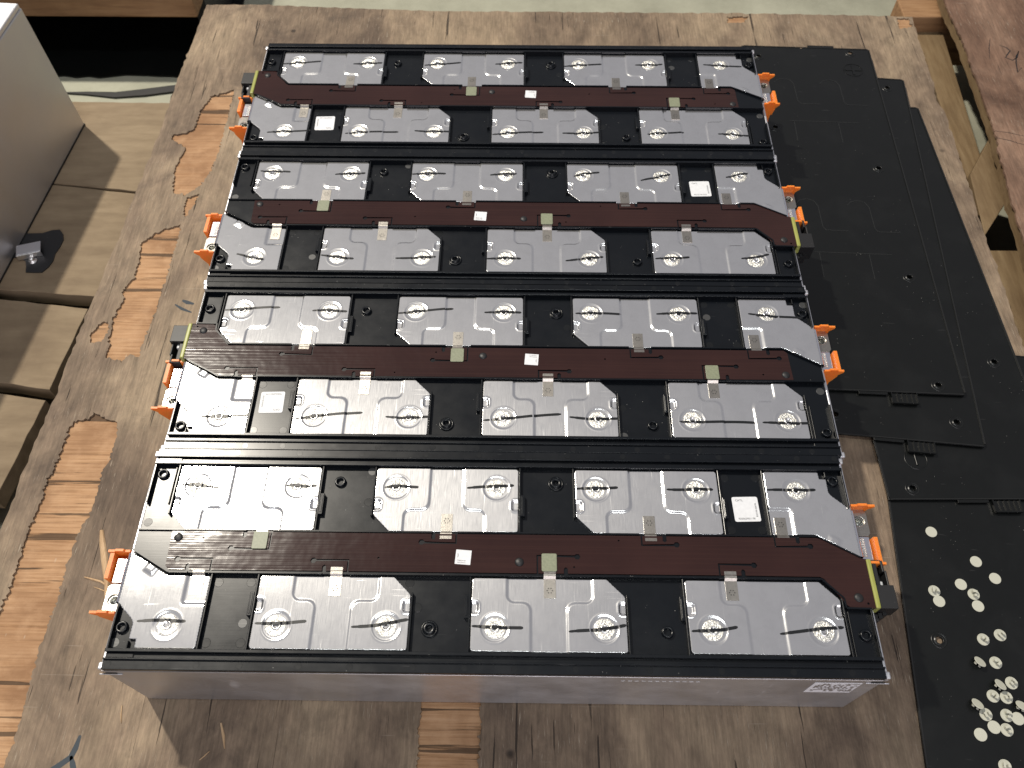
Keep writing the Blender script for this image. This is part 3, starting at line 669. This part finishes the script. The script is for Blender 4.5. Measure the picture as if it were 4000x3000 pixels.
# hand-drawn marker strokes across each weld, offsets from the weld centre, read left to right across the table
ST = {
 1: dict(F_T=[(-24, 3, 14, 3.5)], F_1=[(-17, 1, 23, 3), (-27, -1, 17, 5)], F_2=[(-18, 1, 22, 0), (-28, -3, 17, 3)], F_3=[(-17, -1.5, 19, 2.5), (-34, -1.5, 16, 3.5)],
         R_1=[(-18, 1, 19, -2), (-10, 0, 16, 1)], R_2=[(-10, 0, 19, 1), (-25, 0, 15, 3)], R_3=[(-17, 0, 19, 2), (-25, 1, 14.5, .5)], R_T=[(-25, 0, 16.5, 1)]),
 2: dict(F_T=[(-24, -2, 28, 2)], F_1=[(-16, -2, 43, 5), (-21, 0, 18, 0)], F_2=[(-18, -2, 52, 5), (-26, 1.5, 18, 0)], F_3=[(-12, -1, 56, -2), (-23, -2, 20, -2)],
         R_1=[(-18, 0, 36, 4), (-17, 0, 17, 0)], R_2=[(-18, -2, 36, 4), (-19, 0, 17, 0)], R_3=[(-15, 0, 29, -1), (-22, 0, 18, 1)], R_T=[(-18, 0, 34, -5)]),
 3: dict(F_T=[(-19, 3, 10, -3)], F_1=[(-18, 2, 16, -2), (-27, -1, 14, 1)], F_2=[(-19, 0, 16, 0), (-24, -2, 14.5, 3)], F_3=[(-17, 1, 18, 4), (-15, 2, 14, 8)],
         R_1=[(-14, 4, 19, 2), (-17, -1, 16, 2)], R_2=[(-17, 1, 20, 2), (-17, 0, 12, 3)], R_3=[(-10, 0, 18, 6), (-23, -7, 10, 4)], R_T=[(-15, -1, 10, 5)]),
 4: dict(F_T=[(-19, -2, 30, 2)], F_1=[(-15, -3, 45, 1), (-22, 2, 18, 0)], F_2=[(-18, -3, 40, 2), (-24, -1, 18, 1)], F_3=[(-12, -1, 30, 3), (-17, 0, 19, -2)],
         R_1=[(-19, -3, 28, 2), (-18, -2, 17, 0)], R_2=[(-16, -4, 28, 2), (-16, 0, 17, 2)], R_3=[(-18, -4, 28, 1), (-17, -1, 16, 1)], R_T=[(-20, 0, 26, -3)])}
BUS = [('b1', -188.0, 0), ('b2', -18.4, 0), ('b3', 150.8, 0), ('r1', -151.6 + .1, 1), ('r2', 17.6, 1), ('r3', 187.2, 1)]
TABX = {'T': -238.2, 'b1': -127.5, 'b2': 43.3, 'b3': 187.8, 'r1': -193.0, 'r2': -41.6, 'r3': 126.6, 'T2': 235.6}
WORLD0 = dict(T='F_T', b1='F_1', b2='F_2', b3='F_3', r1='R_1', r2='R_2', r3='R_3', T2='R_T')
WORLD1 = dict(T='R_T', b1='R_3', b2='R_2', b3='R_1', r1='F_3', r2='F_2', r3='F_1', T2='F_T')
ME['label'] = plate('label', rrect(-10.9, 10.9, -11.2, 11.2, 1.6), [], 0, .25)
ME['flabel'] = plate('flabel', rrect(-6.3, 6.3, -6.1, 6.1, .3), [], 0, .2)
TXT = {}
def txt(s, size):
    if (s, size) not in TXT: TXT[(s, size)] = text_mesh(s, size)
    return TXT[(s, size)]

def stroke(parent, wx, wy, off, theta, hf, xlim, rs):
    x0, y0, x1, y1 = off; c, s = math.cos(-theta), math.sin(-theta); n = 26; pts = []
    ph = rs.uniform(0, 6.28); am = rs.uniform(.2, .8)
    for i in range(n + 1):
        t_ = i / n; X = x0 + (x1 - x0) * t_; Y = y0 + (y1 - y0) * t_ + am * math.sin(ph + t_ * 5)
        lx, ly = c * X - s * Y, s * X + c * Y
        r = math.hypot(lx, ly); z = hf(wx + lx, wy + ly) + .14
        if r < 9: z = max(z, .14 + .25 * (1 - sm(7.5, 9, r)) - .1) if r > 3.8 else .85
        pts.append((wx + lx, wy + ly, z, 1.0 if t_ > .12 else .75))
    return obj('marker_stroke', ribbon(pts, 2.5), M['ink'], parent)

def make_module(idx, x, y, rot, label, number, tilt=0.0, dz=0.0):
    rs = random.Random(100 + idx)
    root = empty('battery_module', (x, y, dz), (tilt, 0, PI if rot else 0))
    tag(root, label, 'battery module', 'battery modules in a row on the plywood board')
    WM = WORLD1 if rot else WORLD0; th = PI if rot else 0.0
    hs = bevel(obj('housing', housing(), M['case'], root), 2.2, 3)
    for s in (0, 1):
        ep = bevel(obj('end_plate', boxes([(-299.6, -296.9, -92.0, 91.0, 0, H - 9)]), M['endplate'], root, rot=s * PI), .8)
        for yy in (-92.6, 88.6): bevel(obj('corner_lip', boxes([(-300.6, -284, yy - .9, yy + 3.4, H - 14.5, H - 11)] if False else [(-300.6, -295.6, yy - .9, yy + 5, H - 16, H - 6.4)]), M['endplate'], ep), 1.2)
    fr = bevel(obj('top_frame', ME['frame'], M['black'], root), .35, 2)
    obj('flex_platform', ME['plat'], M['black'], fr); obj('platform_rim', ME['rim'], M['black'], fr)
    for bxx, by, big in ((-289.3, 32.6, 0), (-50.5, 34.2, 1), (134.2, 33.6, 0), (287, 33, 0), (-288, 164.4, 0), (-134.7, 158.8, 0), (49.6, 159.2, 1), (286.4, 164.2, 0)):
        obj('boss', ME['bossb' if big else 'boss'], M['black'], fr, loc=(bxx - CX, by - CY, FZ))
    for s in (0, 1):
        for px in (-292, -259.6, -225, -192.2, -147.4, -108.8, -60.8, -22, 16, 62, 118, 172, 226, 270):
            X, Y = px - CX, 4.2 - CY
            shiny = rs.random() < .30
            obj('pin_mark', ME['pin'], M['pin'], fr, loc=(-X if s else X, -Y if s else Y, H - 2.6))
    for px, py in ((-292.4, 21), (-196.5, 37), (-291, 120.5), (-108.5, 169.5), (-109, 140.7), (-68.5, 70.8), (-61, 51)):
        if py > 112 and px < -280: pass
        d_ = obj('frosted_disc', ME['disc'].copy(), M['speckdisc'] if px < -190 or py > 160 else M['pin'], fr, loc=(px - CX, py - CY, FZ))
    for px, py in ((-221.5, 69.5), (-195.6, 69.8), (-222, 21.6), (-195.4, 21.8)):
        obj('pin_mark', ME['disc'].copy(), M['pin'], fr, loc=(px - CX, py - CY, FZ)); obj('pin_mark', ME['disc'].copy(), M['pin'], fr, loc=(-(px - CX), -(py - CY), FZ))
    # busbars
    for key, bxx, s in BUS:
        X, Y = (bxx - CX, 17.1 - CY) if not s else (bxx - CX, 2 * CY - 17.1 - CY)
        bb = obj('busbar', ME['bus'], M['alu'], root, loc=(X, Y, H - 3.3), rot=PI * s)
        off = ST[idx][WM[key]]; order = off if (s + (1 if rot else 0)) % 2 == 0 else off[::-1]
        for (wu, wv), of in zip(WU, order):
            obj('weld', WELDS[rs.randrange(6)], None, bb, loc=(wu, wv, 0), rot=rs.uniform(0, 6.28))
            stroke(bb, wu, wv, of, th + PI * s, h_bus, None, rs)
        tx = (TABX[key] - bxx) if not s else (bxx - TABX[key])
        obj('sense_tab', ME['tab'], None, bb, loc=(tx, 79.4 - 17.1, -.62))
    for s, key in ((0, 'T'), (1, 'T2')):
        bb = obj('terminal_busbar', ME['term'], M['alu'], root, loc=(0, 0, H - 3.3), rot=PI * s)
        obj('weld', WELDS[rs.randrange(6)], None, bb, loc=(*TW, 0), rot=rs.uniform(0, 6.28))
        stroke(bb, *TW, ST[idx][WM[key]][0], th + PI * s, h_term, None, rs)
        tx = (TABX[key] - CX) * (-1 if s else 1)
        obj('sense_tab', ME['tab'], None, bb, loc=(tx, 79.4 - CY, -1.02))
        terminal(root, PI * s)
        obj('bent_edge', ME['bend'], M['alu_bend'], bb, loc=(0, 0, -(H - 3.3)))
    # flex film and its parts
    fx = obj('flex_circuit', ME['flex'], M['flex'], root, loc=(0, 0, H - 1.95))
    for px, py in ((-260.7, 105.8), (18.9, 87.8), (286.4, 61.6)): obj('rivet', ME['rivet'], M['blackmat'], fx, loc=(px - CX, py - CY, .36), smooth=True)
    obj('sensor_board', ME['chip'], M['fr4'], fx, loc=(43 - CX, 81.2 - CY, -2.2)); obj('sensor_board', ME['chip'], M['fr4'], fx, loc=(-193.2 - CX, 110.2 - CY, -2.2), rot=PI)
    fl = obj('flex_label', ME['flabel'], M['paper'], fx, loc=(-26.5 - CX, 91.3 - CY, .37), rot=-.07)
    lb = obj('product_label', ME['label'], M['paper'], root, loc=(209.4 - CX, 138.0 - CY, FZ + .05), rot=.03)
    for s_, sz, lx, ly, r_ in (('CATL', 2.6, -8.2, 7.2, 0), (number, 2.35, -7.8, -9.4, 0), ('B20100-00694', 2.1, 9.0, -7.2, PI / 2)):
        obj('printed_text', txt(s_, sz), M['ink'], lb, loc=(lx, ly, .31), rot=r_)
    for s_, sz, lx, ly in (('A2035G021715', 1.05, -4.4, -4.9), ('E006602103GB1', 1.05, -4.6, -3.2)):
        obj('printed_text', txt(s_, sz), M['ink'], fl, loc=(lx, ly, .26))
    obj('pen_tick', ribbon([(-4.6, 3.2, .26), (-4.2, 1.2, .26), (-4.4, -.4, .26)], .5), M['ink'], fl)
    # plug connector at the film end
    pc = bevel(obj('connector_board', boxes([(298.4 - CX, 302.3 - CX, 53.2 - CY, 93.5 - CY, H - 13, H - .6)]), M['pcb'], root), 1.1, 3)
    pl = bevel(obj('plug_connector', boxes([(302.5 - CX, 317.2 - CX, 54 - CY, 73 - CY, H - 22, H - 3.6), (314.0 - CX, 315.6 - CX, 72.9 - CY, 86 - CY, H - 21.8, H - 7), (312.2 - CX, 314.1 - CX, 85.2 - CY, 94.6 - CY, H - 21.7, H - 7.1),
                                       (303.7 - CX, 312.5 - CX, 93.2 - CY, 94.9 - CY, H - 21.6, H - 6.8), (303.8 - CX, 314.2 - CX, 72.5 - CY, 93.5 - CY, H - 21.9, H - 17), (303.9 - CX, 308 - CX, 72.8 - CY, 92 - CY, H - 18, H - 6.2)]), M['blackmat'], root), .5)
    bevel(obj('latch', boxes([(308.3 - CX, 311.2 - CX, 73.4 - CY, 77.6 - CY, H - 17, H - 8.4)]), M['clear'], pl), .8)
    for j in range(3): obj('contact_rib', boxes([(299.6 - CX + j * 4.2, 302.6 - CX + j * 4.2, 46.5 - CY + j * 2.6, 51.8 - CY + j * 1.4, H - 26, H - 12 - j)]), M['blackmat'], pl)
    return root, hs

r1, hs1 = make_module(1, CX, CY, 0, 'black topped battery module at the row end with its long aluminium side bare', '920362901178')
make_module(2, 2.8, 94.4 + 187.4, 1, 'battery module directly behind the one with the bare long aluminium side', '920362901174')
make_module(3, 1.5, 94.4 + 374.4, 0, 'battery module just before the last one of the row, plug towards the black covers', '920371901521')
make_module(4, 1.9, 94.4 + 562.3, 1, 'battery module at the end of the row by the bare back strip of plywood', '920371901524', -math.radians(1.05), 1.72)
for s_ in (-1, 1):
    lip = bevel(obj('corner_flange', boxes([(min(s_ * 301, s_ * 283), max(s_ * 301, s_ * 283), -95.7, -94.8, H - 14.6, H - 13)]), M['endplate'], r1), 1.0)
    obj('corner_slot', boxes([(min(s_ * 297, s_ * 287), max(s_ * 297, s_ * 287), -95.4, -94.8, H - 12.9, H - 10.5)]), M['blackmat'], r1)
# laser patch (machine code left blank) and dash line on the bare side of the end module
obj('laser_patch', boxes([(245.2, 281.5, -94.95, -94.75, 57.5, 88.5)]), M['laser'], r1)
for i in range(12): obj('laser_dash', boxes([(98 + i * 5.2, 101 + i * 5.2, -94.9, -94.75, 86, 86.7)]), M['laser'], r1)

rm = random.Random(21); bm = bmesh.new()          # dark cells of the etched machine mark
for i in range(22):
    for j in range(13):
        if i in (0,) or j in (0,) or rm.random() < .5: continue
        bx(bm, 246.6 + i * 1.55, 246.6 + (i + 1) * 1.55, -95.06, -94.96, 59.5 + j * 2.1, 59.5 + (j + 1) * 2.1)
o = obj('etched_cells', bm, M['case'], r1); o['kind'] = 'stuff'

# ------------------------------------------------------------------ black cover sheets
CW, CL = 177.0, 568.0
HOLES = [(-64, 276 - 12), (64, 276 - 12), (-64, 118), (46, 60), (46, -112), (44, -270), (-64, -262), (-40, -100)]
def cover(x, y, z, rot, label, hole_idx, lines=True):
    root = tag(empty('cover_sheet', (x, y, z), (0, 0, rot)), label, 'cover sheet', 'black cover sheets stacked beside the modules')
    out = [(-CW / 2, -CL / 2), (-22, -CL / 2), (-22, -CL / 2 - 3), (8, -CL / 2 - 3), (8, -CL / 2), (52, -CL / 2), (CW / 2 - 2, -CL / 2), (CW / 2, -CL / 2 + 2), (CW / 2, CL / 2 - 2), (CW / 2 - 2, CL / 2), (40, CL / 2), (40, CL / 2 + 5), (4, CL / 2 + 5), (4, CL / 2), (-4, CL / 2), (-4, CL / 2 - 3), (-7, CL / 2 - 3), (-7, CL / 2), (-CW / 2, CL / 2)]
    hs = hole_idx
    sh = obj('sheet', plate('sheet', out, [circ(a, b, 3.2, 16) for a, b in hs], 0, 2.0, .3), M['cover'], root)
    obj('rim', boxes([(CW / 2 - 1.6, CW / 2 - .2, -CL / 2 + 3, CL / 2 - 3, 1.9, 2.9), (-CW / 2 + .2, -CW / 2 + 1.6, -CL / 2 + 3.1, CL / 2 - 3.1, 1.9, 2.9), (-CW / 2 + 3, CW / 2 - 3, -CL / 2 + .3, -CL / 2 + 1.3, 1.9, 2.6), (-CW / 2 + 3, CW / 2 - 3, CL / 2 - 1.3, CL / 2 - .3, 1.9, 2.6)]), M['coveredge'], root)
    if 'crim' not in ME:
        bm = bmesh.new(); ring(bm, 0, 0, [(7.4, 1.98), (7.0, 2.5), (6.3, 2.55), (5.6, 2.2), (4.4, 2.2), (3.9, 3.0), (3.3, 3.0), (3.15, 2.4), (3.15, .2)], 22); me = bpy.data.meshes.new('crim'); bm.to_mesh(me); bm.free(); me.flip_normals()
        for p in me.polygons: p.use_smooth = True
        ME['crim'] = me
        bm = boxes([(-12.5, 12.5, -12, -1, .3, 1.6), (-13.5, -12.3, -12.4, 0, .2, 3.4), (12.3, 13.5, -12.5, 0, .2, 3.4), (-13, 13, -13.2, -11.9, .25, 3.3)] + [(x_ - .5, x_ + .5, -11.8, -1.1, .35, 3.0) for x_ in (-7, -2, 3, 8)]); me = bpy.data.meshes.new('latch'); bm.to_mesh(me); bm.free(); ME['clatch'] = me
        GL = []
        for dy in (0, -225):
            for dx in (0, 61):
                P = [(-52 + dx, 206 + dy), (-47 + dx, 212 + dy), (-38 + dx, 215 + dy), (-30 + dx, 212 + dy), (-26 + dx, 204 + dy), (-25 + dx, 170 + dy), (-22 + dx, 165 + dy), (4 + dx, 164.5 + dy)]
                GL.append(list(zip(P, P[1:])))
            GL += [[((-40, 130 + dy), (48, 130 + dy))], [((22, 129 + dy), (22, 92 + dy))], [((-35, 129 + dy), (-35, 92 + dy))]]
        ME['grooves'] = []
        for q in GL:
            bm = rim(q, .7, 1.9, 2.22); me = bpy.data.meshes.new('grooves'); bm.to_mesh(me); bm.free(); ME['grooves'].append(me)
    for a, b in hs: obj('hole_rim', ME['crim'], M['cover'], root, loc=(a, b, 0))
    obj('latch', ME['clatch'], M['cover'], root, loc=(24, -CL / 2 - .2, 0))
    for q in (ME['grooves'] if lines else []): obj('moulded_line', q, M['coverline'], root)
    return root
cover(455.5, -CL / 2 + 372, .15, math.atan2(377 - 352, 253) * -1 + 0, 'lowest black cover sheet with the white caps scattered on it', [(64, 264), (-61, -37)], False)
def cov_at(tr, br, z, label, hi, lines=True):
    a = math.atan2(tr[1] - br[1], tr[0] - br[0]) - PI / 2
    mx, my = (tr[0] + br[0]) / 2, (tr[1] + br[1]) / 2
    return cover(mx - math.cos(a) * CW / 2, my - math.sin(a) * CW / 2, z, a, label, hi, lines)
rcc = cov_at((545, 761), (553, 193), 3.3, 'black cover sheet lying directly on the lowest one, moulded ring at its corner', [(64, 264), (63, -124), (-62.5, -272)], False)
bm = bmesh.new(); ring(bm, -51, -240, [(11.6, 1.9), (11.2, 2.5), (10.6, 2.5), (10.3, 1.9)], 30); obj('moulded_ring', bm, M['cover'], rcc, smooth=True)
bm = bmesh.new()
for i in range(9):
    a_ = PI * i / 8; r_ = [bm.verts.new(((-51 + 1.3 * math.cos(a_)) * K, (y_ - 240) * K, (1.9 + 1.1 * math.sin(a_)) * K)) for y_ in (-6.5, 6.5)]
    if i: bm.faces.new((p_[0], p_[1], r_[1], r_[0]))
    p_ = r_
obj('moulded_bar', bm, M['cover'], rcc, smooth=True)
cov_at((537, 813), (485, 248), 6.6, 'tilted black cover sheet second from the top of the stack', [(64, 264), (64, -258), (-58, -261)])
rc = cov_at((502, 874), (480, 306), 9.9, 'topmost black cover sheet with plus sign and moulded wavy lines', [(-66.8, 261), (60.8, 274), (-61, 116.3), (58.6, 47), (61.4, -128), (62, -273)])
obj('plus_sign', boxes([(48, 70, 236, 239, 1.95, 2.6), (57.5, 60.5, 227, 248, 1.9, 2.62)]), M['cover'], rc)
bm = bmesh.new(); ring(bm, 59, 237.5, [(13.5, 1.9), (13.3, 2.5), (12.3, 2.5), (12.1, 1.9)], 28); obj('plus_ring', bm, M['cover'], rc)

# ------------------------------------------------------------------ white plastic caps on the lowest cover
def cap_mesh():
    bm = bmesh.new(); ring(bm, 0, 0, [(.01, 0), (5.0, 0), (5.3, .2), (5.3, .6), (5.0, .85), (4.4, .75), (.01, .7)], 24); bmesh.ops.recalc_face_normals(bm, faces=bm.faces)
    me = bpy.data.meshes.new('disc'); bm.to_mesh(me); bm.free(); return me
ME['cap'] = cap_mesh()
bm = boxes([(-2.4, -.9, -1.1, 1.1, 0.6, 4.2), (.7, 2.2, .4, 1.9, 1.0, 4.0), (.6, 2.1, -1.9, -.5, 1.0, 4.0), (-2.8, -.8, -1.2, 1.2, 3.6, 4.4), (.9, 2.8, -2.0, 2.0, 3.6, 4.3)]); ME['prongs'] = bpy.data.meshes.new('prongs'); bm.to_mesh(ME['prongs']); bm.free()
FLAT = [(410, 159), (444, 130), (457, 114), (424, 108), (400, 92), (434, 88), (418, -15), (405, -21), (440, -8)]
UP = [(398, 101.5), (433, 98.8), (430, 58), (446, 62), (435, 38), (443.5, 21), (424.5, 10), (435.5, 9), (414, -5), (431.5, -5.5), (428, -17), (418, -45)]
TILT = [(420, 38), (432, 19), (408, 3), (445, 2)]
CZ = 2.25
def cap(x, y, mode, i):
    r = empty('plastic_cap', (x, y, CZ)); rr = random.Random(i)
    if mode == 'flat': r.rotation_euler = (PI, 0, rr.uniform(0, 6)); r.location.z = (CZ + .85) * K
    elif mode == 'up': r.rotation_euler = (0, 0, rr.uniform(0, 6))
    else: r.rotation_euler = (math.radians(146), 0, math.radians(-35 + rr.uniform(-12, 12))); r.location.z = (CZ + 4.2) * K
    lab = {'flat': 'small off white plastic cap lying smooth face up on black cover', 'up': 'small off white plastic cap lying prongs up on black cover', 'tilt': 'small off white plastic cap tipped on its edge and prongs'}[mode]
    tag(r, lab, 'plastic cap', {'flat': 'white caps lying smooth face up', 'up': 'white caps lying prongs up', 'tilt': 'white caps tipped on edge'}[mode])
    obj('disc', ME['cap'], M['white'], r, smooth=False)
    if mode != 'flat': obj('prongs', ME['prongs'], M['white'], r)
for i, p in enumerate(FLAT): cap(*p, 'flat', i)
lone = [o for o in COL.objects if o.name.startswith('plastic_cap')][0]
lone['label'] = 'off white plastic cap lying alone nearest the ribbed latch of a cover'
for i, p in enumerate(UP): cap(*p, 'up', 50 + i)
for i, p in enumerate(TILT): cap(*p, 'tilt', 90 + i)

# ------------------------------------------------------------------ splinters and scraps
def splinter(P, w, label, h=1.4):
    bm = bmesh.new(); n = len(P); A = []
    for i, (x, y) in enumerate(P):
        a = P[max(i - 1, 0)]; b = P[min(i + 1, n - 1)]; dx, dy = b[0] - a[0], b[1] - a[1]; L = math.hypot(dx, dy)
        q = w * (.25 + .75 * math.sin(PI * min(1, .15 + i / (n - 1) * .8)))
        A.append([bm.verts.new(((x - dy / L * q * c) * K, (y + dx / L * q * c) * K, (z * h + .3) * K)) for c, z in ((-.5, 0), (-.2, 1), (.3, .8), (.5, 0))])
    for a, b in zip(A, A[1:]):
        for i in range(4): bm.faces.new((a[i], a[(i + 1) % 4], b[(i + 1) % 4], b[i]))
    bm.faces.new(A[0]); bm.faces.new(A[-1][::-1]); bmesh.ops.recalc_face_normals(bm, faces=bm.faces)
    c = sum((Vector((x, y, 0)) for x, y in P), Vector()) / n
    for v in bm.verts: v.co -= c * K
    o = obj('wood_splinter', bm, M['splinter']); o.location = c * K
    tag(o, label, 'splinter')
splinter([(-379, 152), (-375, 140), (-369, 125), (-364, 112), (-360, 100), (-357, 86)], 6.5, 'broad pale wood splinter beside the orange terminal guard', 2)
splinter([(-382, 106), (-374, 104), (-366, 102), (-357, 97), (-348, 90)], 2.4, 'thin bundle of wood fibres crossing the broad splinter')
splinter([(-371, 97), (-365, 95), (-357, 92), (-350, 88)], 1.2, 'finest curled wood fibre near the broad splinter', .8)
splinter([(-318, -6), (-317, -13), (-315, -20)], 1.3, 'short pale chip of wood by the corner of the end module', .8)
splinter([(-231, -19), (-227, -29), (-224, -39)], 2.6, 'pale sliver of wood in the shade of the end module', .7)
splinter([(-243, -48), (-239, -44), (-236, -41)], 1.1, 'tiny straw coloured chip in the shade of the end module', .8)
bm = bmesh.new(); ring(bm, 0, 0, [(.01, 0), (2, .3), (2.6, 3), (2.4, 9), (1.2, 11), (.01, 11.2)], 14); o = obj('red_plastic_tip', bm, M['red'], smooth=True)
o.rotation_euler = (PI / 2, 0, -.35); o.location = (-.3445, .497, .0028); tag(o, 'small red plastic tip lying on the board by a terminal', 'plastic tip')
